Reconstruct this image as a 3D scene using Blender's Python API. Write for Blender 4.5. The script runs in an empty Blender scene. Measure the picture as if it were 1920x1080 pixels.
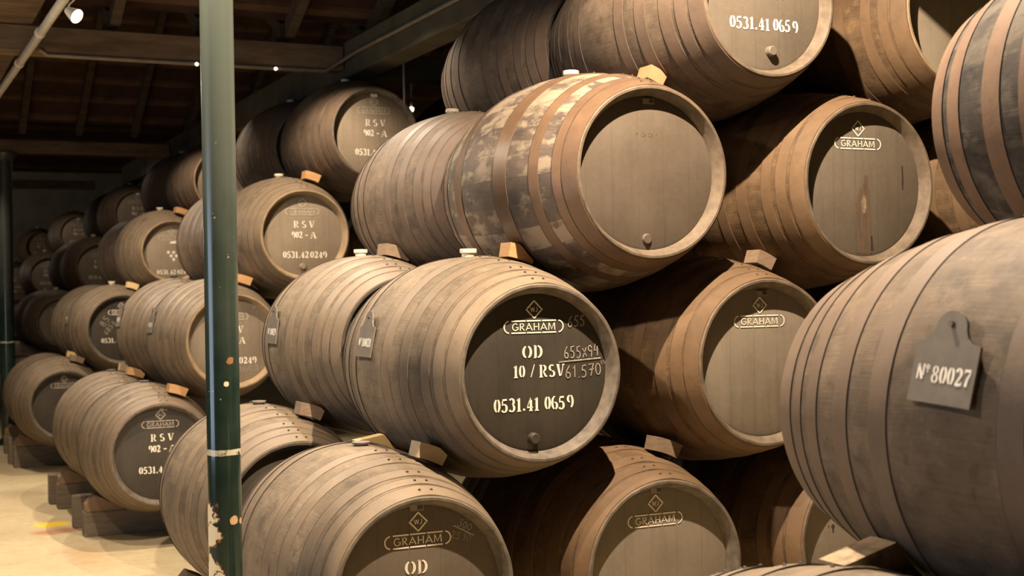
import bpy, bmesh, math, random
from mathutils import Matrix, Vector
random.seed(7)
C = bpy.context.scene.collection
S = bpy.context.scene
PI = math.pi
R = math.radians
# Place coordinates: u runs along the barrel axes (heads face +u), v runs across the stacks, z is up.
# Blender: x = v, y = -u.
def W(u, v, z): return Vector((v, -u, z))

# ------------------------------------------------------------------ camera, world, exposure
YAW, PITCH, ROLL, FPX = .4467, .0026, -.0176, 2483.7
cam_d = bpy.data.cameras.new('camera'); cam = bpy.data.objects.new('camera', cam_d); C.objects.link(cam)
fw = Vector((math.sin(YAW)*math.cos(PITCH), math.cos(YAW)*math.cos(PITCH), math.sin(PITCH)))
rt = fw.cross(Vector((0, 0, 1))).normalized(); up = rt.cross(fw)
r2 = rt*math.cos(ROLL)+up*math.sin(ROLL); u2 = -rt*math.sin(ROLL)+up*math.cos(ROLL)
M = Matrix((r2, u2, -fw)).transposed().to_4x4(); M.translation = W(4.7928, -1.6067, 1.6243)
cam.matrix_world = M
cam_d.sensor_width = 36; cam_d.lens = FPX/1920*36; cam_d.clip_start = .05; cam_d.clip_end = 200
cam_d.dof.use_dof = True; cam_d.dof.focus_distance = 4.7; cam_d.dof.aperture_fstop = 4.5
S.camera = cam
S.view_settings.view_transform = 'Standard'; S.view_settings.look = 'None'
S.view_settings.gamma = 1; S.view_settings.use_curve_mapping = False
S.view_settings.exposure = 0.0
w = bpy.data.worlds.new('cellar_air'); S.world = w; w.use_nodes = True
w.node_tree.nodes['Background'].inputs[0].default_value = (.75, .8, 1, 1)
w.node_tree.nodes['Background'].inputs[1].default_value = .02

WARM = (1, .805, .595)
def point(name, u, v, z, watts, rad=.05, col=WARM):
    d = bpy.data.lights.new(name, 'POINT'); d.energy = watts; d.shadow_soft_size = rad; d.color = col
    o = bpy.data.objects.new(name, d); C.objects.link(o); o.location = W(u, v, z); return o
def spot(name, p, t, watts, ang=90, blend=.6, rad=.04, col=WARM):
    d = bpy.data.lights.new(name, 'SPOT'); d.energy = watts; d.shadow_soft_size = rad; d.color = col
    d.spot_size = R(ang); d.spot_blend = blend
    o = bpy.data.objects.new(name, d); C.objects.link(o); o.location = W(*p)
    o.rotation_euler = (W(*t)-W(*p)).to_track_quat('-Z', 'Y').to_euler(); return o
def down(u, v, z, watts, rad=.04, ang=150, tu=0, tv=0): return spot('cellar_light', (u, v, z), (u+tu, v+tv, 0), watts, ang, .35, rad)
down(1.6, .45, 3.95, 1350, .02, 138)                      # over the passage between the nearest two stacks
down(1.0, -1.15, 3.2, 260)                                # lamps along the aisle
down(-2.2, -.85, 3.2, 300)
down(-6.6, -.78, 3.2, 290)
down(-10.3, -1.3, 3.2, 60)
down(-2.97, .45, 3.95, 520, .02, 118)                    # passages between the stacks behind
down(-7.1, .45, 3.95, 250, .02, 118)
down(-12.3, .6, 3.5, 24, .03, 165)  # this and the next are added to brighten the far stacks
down(-18.2, .6, 3.5, 28, .03, 165)
point('cellar_light', -2.9, -1.2, 2.85, 9, .05)           # unseen fill added to brighten the pipe and roof timbers
point('cellar_light', -23.5, -1.5, 2.9, 60, .05)  # unseen fill added so the end wall shows
dl = bpy.data.lights.new('added_side_daylight', 'AREA'); dl.shape = 'RECTANGLE'; dl.size = 3.0; dl.size_y = 1.9; dl.energy = 92; dl.color = (.62, .78, 1)  # bluish area light added for the column highlight; no doorway is built
do = bpy.data.objects.new('added_side_daylight', dl); C.objects.link(do); do.location = W(.5, -5.8, 1.5)
do.matrix_world = Matrix.Translation(W(.5, -5.8, 1.5)) @ Matrix((Vector((0, 1, 0)), Vector((0, 0, 1)), Vector((-1, 0, 0)))).transposed().to_4x4()
do.matrix_world = Matrix.Translation(W(.5, -5.8, 1.5)) @ Matrix((Vector((0, -1, 0)), Vector((0, 0, 1)), Vector((-1, 0, 0)))).transposed().to_4x4()

# ------------------------------------------------------------------ materials
def ramp(nt, fac, stops):
    n = nt.nodes.new('ShaderNodeValToRGB'); nt.links.new(fac, n.inputs[0])
    e = n.color_ramp.elements
    while len(e) < len(stops): e.new(.5)
    for i, (p, c) in enumerate(stops):
        e[i].position = p; e[i].color = (*c, 1) if len(c) == 3 else c
    return n.outputs[0]
class MatB:
    def __init__(s, name, rough=.7, metal=0.0, spec=.3):
        s.m = bpy.data.materials.new(name); s.m.use_nodes = True; s.nt = s.m.node_tree
        s.b = s.nt.nodes['Principled BSDF']
        s.b.inputs['Roughness'].default_value = rough; s.b.inputs['Metallic'].default_value = metal
        s.b.inputs['Specular IOR Level'].default_value = spec
    def node(s, t, **k):
        n = s.nt.nodes.new(t)
        for a, v in k.items(): setattr(n, a, v)
        return n
    def link(s, a, b): s.nt.links.new(a, b)
    def coord(s, kind='Object', scale=(1, 1, 1), rnd=True):
        t = s.node('ShaderNodeTexCoord'); mp = s.node('ShaderNodeMapping'); s.link(t.outputs[kind], mp.inputs[0])
        mp.inputs['Scale'].default_value = scale
        if rnd:
            oi = s.node('ShaderNodeObjectInfo'); mu = s.node('ShaderNodeMath', operation='MULTIPLY'); s.link(oi.outputs['Random'], mu.inputs[0]); mu.inputs[1].default_value = 37.0
            cb = s.node('ShaderNodeCombineXYZ'); s.link(mu.outputs[0], cb.inputs[0]); s.link(mu.outputs[0], cb.inputs[2]); s.link(cb.outputs[0], mp.inputs['Location'])
        return mp.outputs[0]
    def noise(s, vec, scale, detail=4, rough=.55):
        n = s.node('ShaderNodeTexNoise'); n.inputs['Scale'].default_value = scale; n.inputs['Detail'].default_value = detail; n.inputs['Roughness'].default_value = rough
        s.link(vec, n.inputs['Vector']); return n.outputs['Fac']
    def mix(s, fac, a, b, mode='MIX'):
        n = s.node('ShaderNodeMix', data_type='RGBA', blend_type=mode)
        for sock, v in ((n.inputs[0], fac), (n.inputs[6], a), (n.inputs[7], b)):
            if hasattr(v, 'is_output'): s.link(v, sock)
            elif isinstance(v, tuple): sock.default_value = (*v, 1) if len(v) == 3 else v
            else: sock.default_value = v
        return n.outputs[2]
    def math(s, op, a, b=0.0, c=None):
        n = s.node('ShaderNodeMath', operation=op)
        for i, v in enumerate((a, b) if c is None else (a, b, c)):
            if hasattr(v, 'is_output'): s.link(v, n.inputs[i])
            else: n.inputs[i].default_value = v
        return n.outputs[0]
    def bump(s, h, strength=.3, dist=.01):
        n = s.node('ShaderNodeBump'); n.inputs['Strength'].default_value = strength; n.inputs['Distance'].default_value = dist
        s.link(h, n.inputs['Height']); s.link(n.outputs[0], s.b.inputs['Normal'])
    def col(s, c):
        if hasattr(c, 'is_output'): s.link(c, s.b.inputs['Base Color'])
        else: s.b.inputs['Base Color'].default_value = (*c, 1)
        return s
def sc(c, k): return tuple(x*k for x in c)

def stave_mat(name, base, dark, light, patch=0.0, patchcol=(.42, .35, .26), rough=.72, spec=.25, tonev=.16, seamk=.28):
    # UV: u counts staves round the barrel, v is metres along it
    b = MatB(name, rough, 0, spec)
    uv = b.node('ShaderNodeUVMap'); uv.uv_map = 'UVMap'
    sx = b.node('ShaderNodeSeparateXYZ'); b.link(uv.outputs[0], sx.inputs[0])
    fl = b.math('FLOOR', sx.outputs[0]); fr = b.math('FRACT', sx.outputs[0])
    wn = b.node('ShaderNodeTexWhiteNoise', noise_dimensions='2D'); cb = b.node('ShaderNodeCombineXYZ')
    oi = b.node('ShaderNodeObjectInfo'); b.link(fl, cb.inputs[0]); b.link(oi.outputs['Random'], cb.inputs[1]); b.link(cb.outputs[0], wn.inputs['Vector'])
    blot = b.noise(b.coord('Object', (1, 1, 1)), 5.0, 6, .62)
    col = b.mix(ramp(b.nt, blot, [(.33, (0, 0, 0)), (.68, (1, 1, 1))]), dark, light)
    col = b.mix(.22, col, base)
    tone = b.math('MULTIPLY_ADD', wn.outputs['Value'], tonev, 1-tonev/2)
    tn = b.node('ShaderNodeCombineXYZ'); [b.link(tone, tn.inputs[i]) for i in range(3)]
    col = b.mix(1.0, col, tn.outputs[0], 'MULTIPLY')
    grain_v = b.node('ShaderNodeMapping'); b.link(uv.outputs[0], grain_v.inputs[0]); grain_v.inputs['Scale'].default_value = (9, 5, 1)
    g = b.noise(grain_v.outputs[0], 1.6, 6, .65)
    col = b.mix(b.math('MULTIPLY', ramp(b.nt, g, [(.45, (0, 0, 0)), (.72, (1, 1, 1))]), .35), col, sc(dark, .62))
    mott = b.noise(b.coord('Object', (1, 1, 1)), 17.0, 5, .7)
    col = b.mix(b.math('MULTIPLY', ramp(b.nt, mott, [(.54, (0, 0, 0)), (.68, (1, 1, 1))]), .42), col, sc(light, 1.25))
    col = b.mix(b.math('MULTIPLY', ramp(b.nt, mott, [(.32, (1, 1, 1)), (.45, (0, 0, 0))]), .55), col, sc(dark, .6))
    if patch:
        pv = b.node('ShaderNodeMapping'); b.link(uv.outputs[0], pv.inputs[0]); pv.inputs['Scale'].default_value = (1.05, 4.6, 1)
        pn = b.noise(pv.outputs[0], 1.2, 5, .62)
        pm = b.math('ADD', pn, b.math('MULTIPLY_ADD', wn.outputs['Value'], .20, -.10))
        col = b.mix(b.math('MULTIPLY', ramp(b.nt, pm, [(.46, (0, 0, 0)), (.56, (1, 1, 1))]), patch), col, patchcol)
    # grime smeared over single staves, and pale rubbed spots
    sv = b.node('ShaderNodeMapping'); b.link(uv.outputs[0], sv.inputs[0]); sv.inputs['Scale'].default_value = (.75, 5.5, 1)
    lc = b.node('ShaderNodeCombineXYZ'); b.link(b.math('MULTIPLY', oi.outputs['Random'], 61.0), lc.inputs[0]); b.link(b.math('MULTIPLY', oi.outputs['Random'], 23.0), lc.inputs[2]); b.link(lc.outputs[0], sv.inputs['Location'])
    sn = b.noise(sv.outputs[0], 1.0, 6, .62)
    col = b.mix(b.math('MULTIPLY', ramp(b.nt, sn, [(.53, (0, 0, 0)), (.66, (1, 1, 1))]), .62), col, sc(dark, .58))
    col = b.mix(b.math('MULTIPLY', ramp(b.nt, sn, [(.30, (1, 1, 1)), (.40, (0, 0, 0))]), .35), col, sc(light, 1.15))
    seam = b.math('LESS_THAN', b.math('ABSOLUTE', b.math('SUBTRACT', fr, .5)), .490)
    col = b.mix(b.math('MULTIPLY', b.math('SUBTRACT', 1.0, seam), seamk), col, sc(dark, .3))
    b.col(col)
    h = b.math('ADD', b.math('MULTIPLY', g, .4), b.math('MULTIPLY', seam, .35))
    h = b.math('ADD', h, b.math('MULTIPLY', mott, .5))
    b.bump(h, .35, .006)
    return b.m
def hoop_mat(name, base, dark, light, rough=.62, metal=.0, spec=.35):
    b = MatB(name, rough, metal, spec)
    n1 = b.noise(b.coord('Object', (1, 1, 1)), 6.0, 6, .6); n2 = b.noise(b.coord('Object', (1, 1, 1)), 26.0, 5, .7)
    col = b.mix(ramp(b.nt, n1, [(.32, (0, 0, 0)), (.68, (1, 1, 1))]), dark, light)
    col = b.mix(.45, col, base)
    col = b.mix(b.math('MULTIPLY', ramp(b.nt, n2, [(.52, (0, 0, 0)), (.7, (1, 1, 1))]), .25), col, sc(dark, .6))
    b.col(col); b.bump(n2, .25, .004); return b.m
def head_mat(name, base, alt, seam_c):
    b = MatB(name, .62, 0, .3)
    co = b.coord('Object', (1, 1, 1), False); cr = b.coord('Object', (1, 1, 1), True)
    sx = b.node('ShaderNodeSeparateXYZ'); b.link(co, sx.inputs[0])
    bx = b.math('MULTIPLY_ADD', sx.outputs[0], 9.0, .37)
    fr = b.math('FRACT', bx); seam = b.math('LESS_THAN', b.math('ABSOLUTE', b.math('SUBTRACT', fr, .5)), .491)
    n1 = b.noise(cr, 4.5, 6, .6)
    st = b.node('ShaderNodeMapping'); b.link(cr, st.inputs[0]); st.inputs['Scale'].default_value = (26, 3, 2.2)
    n2 = b.noise(st.outputs[0], 1.0, 5, .6); n3 = b.noise(cr, 60, 3, .6)
    col = b.mix(ramp(b.nt, n1, [(.35, (0, 0, 0)), (.68, (1, 1, 1))]), base, alt)
    col = b.mix(b.math('MULTIPLY', ramp(b.nt, n2, [(.50, (0, 0, 0)), (.72, (1, 1, 1))]), .30), col, sc(base, .62))
    col = b.mix(b.math('MULTIPLY', ramp(b.nt, n3, [(.45, (0, 0, 0)), (.7, (1, 1, 1))]), .18), col, sc(alt, 1.25))
    col = b.mix(b.math('MULTIPLY', b.math('SUBTRACT', 1.0, seam), .40), col, seam_c)
    b.col(col)
    b.bump(b.math('ADD', b.math('MULTIPLY', seam, .7), b.math('MULTIPLY', n2, .3)), .25, .004)
    return b.m
def noisy(name, a, c2, scale=8, rough=.7, spec=.3, metal=0, bump=.15, lo=.35, hi=.65, stretch=(1, 1, 1)):
    b = MatB(name, rough, metal, spec); n = b.noise(b.coord('Object', stretch), scale, 5, .6)
    b.col(b.mix(ramp(b.nt, n, [(lo, (0, 0, 0)), (hi, (1, 1, 1))]), a, c2))
    if bump: b.bump(n, bump, .005)
    return b.m

STAVE = {
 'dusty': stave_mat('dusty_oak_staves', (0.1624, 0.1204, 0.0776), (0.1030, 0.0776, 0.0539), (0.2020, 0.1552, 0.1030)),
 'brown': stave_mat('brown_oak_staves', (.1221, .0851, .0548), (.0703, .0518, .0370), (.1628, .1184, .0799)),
 'patchy': stave_mat('scuffed_oak_staves', (.1014, .0718, .0515), (.0546, .0429, .0374), (.1404, .1014, .0718),   .8, (.2652, .2067, .1443), .6, .4, .35, .55),
 'dark': stave_mat('dark_stained_staves', (.040, .034, .030), (.024, .021, .020), (.068, .056, .046), .25, (.18, .15, .11), .8, .12),
 'raw': stave_mat('raw_orange_oak_staves', (.1403, .0833, .0408), (.0765, .0476, .0255), (.1913, .1173, .0612), .35, (.0510, .0340, .0213), .7, .25, .35, .5),
}
HOOP = {
 'ruddy': hoop_mat('ruddy_iron_hoop', (.116, .078, .053), (.086, .060, .043), (.150, .105, .072)),
 'dusty': hoop_mat('dusty_iron_hoop', (.162, .118, .077), (.112, .081, .056), (.204, .153, .101)),
 'brown': hoop_mat('brown_iron_hoop', (.1110, .0740, .0503), (.0725, .0503, .0370), (.1480, .1021, .0696)),
 'patchy': hoop_mat('rusty_iron_hoop', (.1170, .0671, .0374), (.0702, .0429, .0281), (.1560, .0952, .0562), .42, .0, .5),
 'dark': hoop_mat('bare_iron_hoop', (.110, .066, .042), (.072, .045, .031), (.145, .092, .060), .7, 0, .2),
 'raw': hoop_mat('orange_rusted_hoop', (.1275, .0765, .0391), (.0808, .0493, .0272), (.1700, .1054, .0578)),
}
EDGE2 = noisy('brown_hoop_shade_and_rivets', (.045, .028, .016), (.10, .06, .035), 40, .6, .4)  # browner painted shadow line for raw barrels' hoops, also their rivets
EDGE = noisy('dark_hoop_shade_and_marks', (.022, .016, .012), (.05, .036, .026), 40, .6, .4)  # shadow line along hoop edges put into colour; also rivets, cracks and marks
CHIME = {'black': noisy('blackened_chime', (.035, .028, .022), (.06, .048, .036), 22), 'grey': noisy('grey_chime', (.080, .065, .050), (.150, .120, .090), 22), 'pale': noisy('pale_chime', (.31, .22, .125), (.21, .15, .092), 16),
         'dusty': noisy('dusty_chime', (.082, .060, .041), (.140, .104, .070), 18)}
HEADM = {'black': head_mat('black_painted_head', (.078, .062, .044), (.110, .089, .064), (.025, .02, .015)),
         'grey': head_mat('grey_painted_head', (.170, .132, .094), (.215, .172, .126), (.05, .04, .03)),
         'coal': head_mat('coal_painted_head', (.036, .029, .021), (.052, .042, .030), (.015, .012, .01)),
         'smoke': head_mat('smoke_grey_painted_head', (.105, .083, .060), (.135, .108, .080), (.04, .03, .022)),
         'stone': head_mat('stone_painted_head', (.175, .142, .104), (.215, .176, .132), (.06, .05, .04)),
         'taupe': head_mat('taupe_painted_head', (.088, .066, .047), (.112, .086, .062), (.05, .04, .03)),
         'tan': head_mat('tan_painted_head', (.195, .152, .106), (.240, .190, .136), (.08, .06, .045)),
         'pale': head_mat('pale_painted_head', (.22, .18, .13), (.27, .225, .165), (.11, .09, .06)),
         'rear': head_mat('bare_rear_head', (.10, .075, .05), (.15, .11, .075), (.03, .02, .015))}
PAINT = noisy('cream_stencil_paint', (.78, .70, .58), (.58, .51, .41), 30, .7, .2, 0, 0, .5, .75)
PAINTF = noisy('faded_stencil_paint', (.50, .44, .35), (.36, .31, .24), 30, .7, .2, 0, 0, .4, .7)
CHALK = noisy('chalk', (.42, .38, .32), (.22, .19, .155), 60, .9, .1, 0, 0, .35, .7)
CARVE = noisy('carved_groove', (.09, .065, .045), (.12, .09, .06), 40, .8, .1, 0, 0)
CORK = noisy('cream_bung', (.74, .66, .52), (.60, .51, .38), 30, .6)
BUNGD = noisy('grey_bung', (.17, .15, .125), (.11, .095, .08), 30, .6)
LABELM = noisy('yellowed_label', (.26, .22, .155), (.18, .15, .11), 60, .6, .3, 0, 0)
LABELW = noisy('white_label', (.85, .80, .70), (.72, .66, .56), 40, .6, .3, 0, 0)
LABELD = noisy('dark_print', (.05, .04, .03), (.07, .055, .04), 40, .6, .3, 0, 0)
TAG = noisy('grey_painted_tag', (.125, .107, .088), (.155, .135, .110), 26, .55, .35, 0, .08)
NAIL = noisy('iron_nail', (.16, .12, .09), (.09, .07, .055), 80, .45, .5, .6)
WEDGEM = {'rust': noisy('dull_orange_wedge', (.24, .135, .062), (.30, .18, .09), 9, .7, .3, 0, .1),
          'orange': noisy('orange_pine_wedge', (.40, .21, .085), (.50, .29, .13), 9, .7, .3, 0, .1, .3, .7, (1, 1, 12)),
          'pale': noisy('pale_wood_wedge', (.60, .46, .28), (.48, .36, .22), 9, .7, .3, 0, .1, .3, .7, (2, 2, 10)),
          'yellow': noisy('yellow_wood_wedge', (.72, .52, .25), (.62, .43, .20), 9, .7, .3, 0, .1, .3, .7, (2, 2, 10)),
          'brown': noisy('old_brown_wedge', (.17, .115, .075), (.24, .17, .11), 9, .75, .25, 0, .15, .3, .7, (2, 2, 10)),
          'mottled': noisy('mottled_wood_wedge', (.30, .22, .135), (.16, .115, .075), 24, .75, .25, 0, .15, .42, .6)}
CRADLE = noisy('weathered_cradle_timber', (.135, .105, .075), (.21, .165, .115), 7, .8, .2, 0, .25, .3, .7, (1, 6, 6))
CRADLEC = noisy('brown_chock_timber', (.20, .13, .075), (.28, .19, .115), 7, .8, .2, 0, .25)
ROOFW = noisy('old_roof_timber', (.105, .072, .045), (.20, .140, .088), 3.0, .85, .15, 0, .3, .35, .68, (1, 5, 5))
ROOFD = noisy('dark_rafter_timber', (.050, .037, .026), (.085, .062, .042), 3, .85, .15, 0, .2, .35, .65, (1, 5, 5))
ROOFG = noisy('grey_green_painted_timber', (.055, .050, .036), (.085, .076, .053), 3.5, .8, .2, 0, .2)
TILE = noisy('clay_roof_tiles', (.042, .022, .018), (.066, .036, .027), 5, .85, .15, 0, .2)
BATTEN = noisy('roof_batten', (.075, .044, .028), (.125, .074, .046), 5, .85, .15, 0, .2)
STEEL = noisy('galvanised_pipe', (.62, .57, .50), (.74, .69, .60), 12, .34, .6, .35, .04)
CONDUIT = noisy('dull_conduit', (.16, .14, .11), (.22, .19, .15), 12, .5, .4, .3, .04)
LAMPW = noisy('white_lamp_body', (.75, .68, .56), (.65, .58, .47), 20, .4)
def emit(name, col, k):
    b = MatB(name); b.col(col); b.b.inputs['Emission Color'].default_value = (*col, 1); b.b.inputs['Emission Strength'].default_value = k; return b.m
GLOW = emit('lit_lamp_glass', (1, .86, .62), 14)

def column_mat():
    b = MatB('green_gloss_column_paint', .22, 0, .6)
    geo = b.node('ShaderNodeNewGeometry'); pos = geo.outputs['Position']
    n1 = b.noise(pos, 5, 5, .6); n2 = b.noise(pos, 28, 6, .65); n3 = b.noise(pos, 13, 6, .7)
    sx = b.node('ShaderNodeSeparateXYZ'); b.link(pos, sx.inputs[0]); z = sx.outputs[2]
    col = b.mix(ramp(b.nt, n1, [(.35, (0, 0, 0)), (.65, (1, 1, 1))]), (.010, .022, .017), (.022, .038, .029))
    # paler grey green up the shaft: lamplight put into the paint colour
    upf = b.math('MULTIPLY', ramp(b.nt, b.math('ADD', b.math('MULTIPLY', b.math('SUBTRACT', z, 1.55), .75), b.math('MULTIPLY', n1, .4)), [(.05, (0, 0, 0)), (.55, (1, 1, 1))]), .9)
    col = b.mix(upf, col, (.055, .064, .052))
    # small chips everywhere below eye level
    chip = ramp(b.nt, n2, [(.695, (0, 0, 0)), (.705, (1, 1, 1))])
    low = ramp(b.nt, z, [(1.35, (1, 1, 1)), (1.0, (1, 1, 1))])
    col = b.mix(chip, col, (.42, .30, .17))
    def blob(c, r, soft=.5):
        vm = b.node('ShaderNodeVectorMath', operation='DISTANCE'); b.link(pos, vm.inputs[0]); vm.inputs[1].default_value = c
        d = b.math('DIVIDE', vm.outputs['Value'], r)
        d = b.math('ADD', d, b.math('MULTIPLY_ADD', n3, 1.9, -.95))
        return b.math('LESS_THAN', d, .55)
    for (c, r, pc) in COL_BLOBS:
        rust = blob(c, r*1.13); col = b.mix(rust, col, (.20, .085, .035))
        col = b.mix(blob(c, r), col, pc)
    # pale ring
    rz = b.math('LESS_THAN', b.math('ABSOLUTE', b.math('SUBTRACT', z, b.math('MULTIPLY_ADD', n3, .012, RING_Z-.006))), .009)
    col = b.mix(b.math('MULTIPLY', rz, ramp(b.nt, n2, [(.36, (0, 0, 0)), (.46, (1, 1, 1))])), col, (.55, .50, .36))
    b.col(col); b.bump(b.math('ADD', n1, b.math('MULTIPLY', chip, .3)), .15, .004)
    b.link(ramp(b.nt, upf, [(0, (.12, .12, .12)), (.8, (.28, .28, .28))]), b.b.inputs['Roughness'])
    return b.m
CREAM = (.80, .68, .47)

def floor_mat():
    b = MatB('worn_concrete_floor', .75, 0, .25)
    geo = b.node('ShaderNodeNewGeometry'); pos = geo.outputs['Position']
    n1 = b.noise(pos, .9, 7, .62); n2 = b.noise(pos, 4.5, 7, .65); n3 = b.noise(pos, 17, 6, .7)
    col = b.mix(ramp(b.nt, n1, [(.35, (0, 0, 0)), (.65, (1, 1, 1))]), (.44, .36, .215), (.55, .46, .29))
    col = b.mix(b.math('MULTIPLY', ramp(b.nt, n2, [(.50, (0, 0, 0)), (.68, (1, 1, 1))]), .5), col, (.40, .30, .18))
    col = b.mix(b.math('MULTIPLY', ramp(b.nt, n3, [(.48, (0, 0, 0)), (.62, (1, 1, 1))]), .35), col, (.34, .27, .165))
    def blob(c, r, k=.9):
        mp = b.node('ShaderNodeMapping'); b.link(pos, mp.inputs[0]); mp.inputs['Scale'].default_value = (1/r[0], 1/r[1], 1); mp.inputs['Location'].default_value = (-c[0]/r[0], -c[1]/r[1], 0)
        ln = b.node('ShaderNodeVectorMath', operation='LENGTH'); b.link(mp.outputs[0], ln.inputs[0])
        return b.math('ADD', ln.outputs['Value'], b.math('MULTIPLY_ADD', n2, k*2, -k))
    y = ramp(b.nt, blob((-.50, 5.30), (.17, .20), .6), [(.45, (1, 1, 1)), (.85, (0, 0, 0))]); col = b.mix(y, col, (.85, .55, .03))
    rd = b.math('MULTIPLY', ramp(b.nt, blob((-.50, 4.98), (.22, .16), 1.0), [(.4, (1, 1, 1)), (.95, (0, 0, 0))]), .75); col = b.mix(rd, col, (.36, .13, .05))
    rd2 = b.math('MULTIPLY', ramp(b.nt, blob((-.42, 4.0), (.25, .6), 1.3), [(.2, (1, 1, 1)), (.9, (0, 0, 0))]), .5); col = b.mix(rd2, col, (.38, .22, .10))
    rd3 = b.math('MULTIPLY', ramp(b.nt, blob((-.55, 7.0), (.28, .5), 1.0), [(.3, (1, 1, 1)), (.9, (0, 0, 0))]), .5); col = b.mix(rd3, col, (.30, .22, .13))
    b.col(col); b.bump(n2, .2, .01); return b.m

# ------------------------------------------------------------------ mesh helpers
def link_mesh(name, bm, mats, parent=None, smooth=True, auto=False):
    me = bpy.data.meshes.new(name); bm.normal_update(); bm.to_mesh(me); bm.free()
    for m in (mats if isinstance(mats, (list, tuple)) else [mats]): me.materials.append(m)
    if smooth: me.polygons.foreach_set('use_smooth', [True]*len(me.polygons))
    if smooth and auto: me.set_sharp_from_angle(angle=R(35))
    o = bpy.data.objects.new(name, me); C.objects.link(o)
    if parent: o.parent = parent
    return o
def thing(name, label, cat, loc=(0, 0, 0), group=None, rot=(0, 0, 0)):
    o = bpy.data.objects.new(name, None); C.objects.link(o); o.empty_display_size = .1
    o.location = loc; o.rotation_euler = rot; return tag(o, label, cat, group)
def tag(o, label, cat, group=None):
    o['label'] = label; o['category'] = cat
    if group: o['group'] = group
    return o
def lathe(bm, prof, n=64, axis='y', mat=0, uvn=None, close=False, off=None):
    # prof: list of (axial, radius); revolve about local Y
    uvl = bm.loops.layers.uv.new('UVMap') if uvn else None
    rings = []
    for (a, r) in prof:
        ring = []
        for i in range(n):
            t = 2*PI*i/n; rr = r+(off(t) if off else 0)
            ring.append(bm.verts.new((rr*math.cos(t), a, rr*math.sin(t))))
        rings.append(ring)
    pairs = list(zip(rings[:-1], rings[1:], range(len(rings)-1)))
    if close: pairs.append((rings[-1], rings[0], len(rings)-1))
    for A, B, k in pairs:
        for i in range(n):
            j = (i+1) % n
            f = bm.faces.new((A[i], A[j], B[j], B[i])); f.material_index = mat if not isinstance(mat, (list, tuple)) else mat[k]
            if uvl:
                for lp, (ii, kk) in zip(f.loops, ((i, k), (i+1, k), (i+1, k+1), (i, k+1))):
                    lp[uvl].uv = (uvn*ii/n, prof[kk % len(prof)][0])
    return rings
def disc_cap(bm, ring, mat=0, flip=False):
    f = bm.faces.new(ring if not flip else ring[::-1]); f.material_index = mat; return f
def prism(bm, poly, a0, a1, fn, mat=0, mat_ends=None):
    # poly: 2D points, extruded from a0 to a1; fn(p2, a) -> 3D
    A = [bm.verts.new(fn(p, a0)) for p in poly]; B = [bm.verts.new(fn(p, a1)) for p in poly]; n = len(poly)
    fs = [bm.faces.new(A), bm.faces.new(B[::-1])]
    for i in range(n): fs.append(bm.faces.new((A[i], B[i], B[(i+1) % n], A[(i+1) % n])))
    bmesh.ops.recalc_face_normals(bm, faces=fs)
    return fs
def box(bm, lo, hi):
    return prism(bm, [(lo[0], lo[1]), (hi[0], lo[1]), (hi[0], hi[1]), (lo[0], hi[1])], lo[2], hi[2], lambda p, a: Vector((p[0], p[1], a)))
def bevel_all(bm, w=.004, seg=2):
    bmesh.ops.bevel(bm, geom=list(bm.edges), offset=w, segments=seg, affect='EDGES', profile=.6)
def tube(bm, pts, r, n=12, cap=True):
    pts = [Vector(p) for p in pts]; rings = []
    for i, p in enumerate(pts):
        d = (pts[min(i+1, len(pts)-1)]-pts[max(i-1, 0)]).normalized()
        s = d.cross(Vector((0, 0, 1)));  s = s.normalized() if s.length > 1e-4 else Vector((1, 0, 0)); t = s.cross(d)
        rings.append([bm.verts.new(p+(s*math.cos(2*PI*k/n)+t*math.sin(2*PI*k/n))*r) for k in range(n)])
    for A, B in zip(rings[:-1], rings[1:]):
        for k in range(n): bm.faces.new((A[k], A[(k+1) % n], B[(k+1) % n], B[k]))
    if cap: bm.faces.new(rings[0][::-1]); bm.faces.new(rings[-1])
    bmesh.ops.recalc_face_normals(bm, faces=bm.faces)

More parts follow.
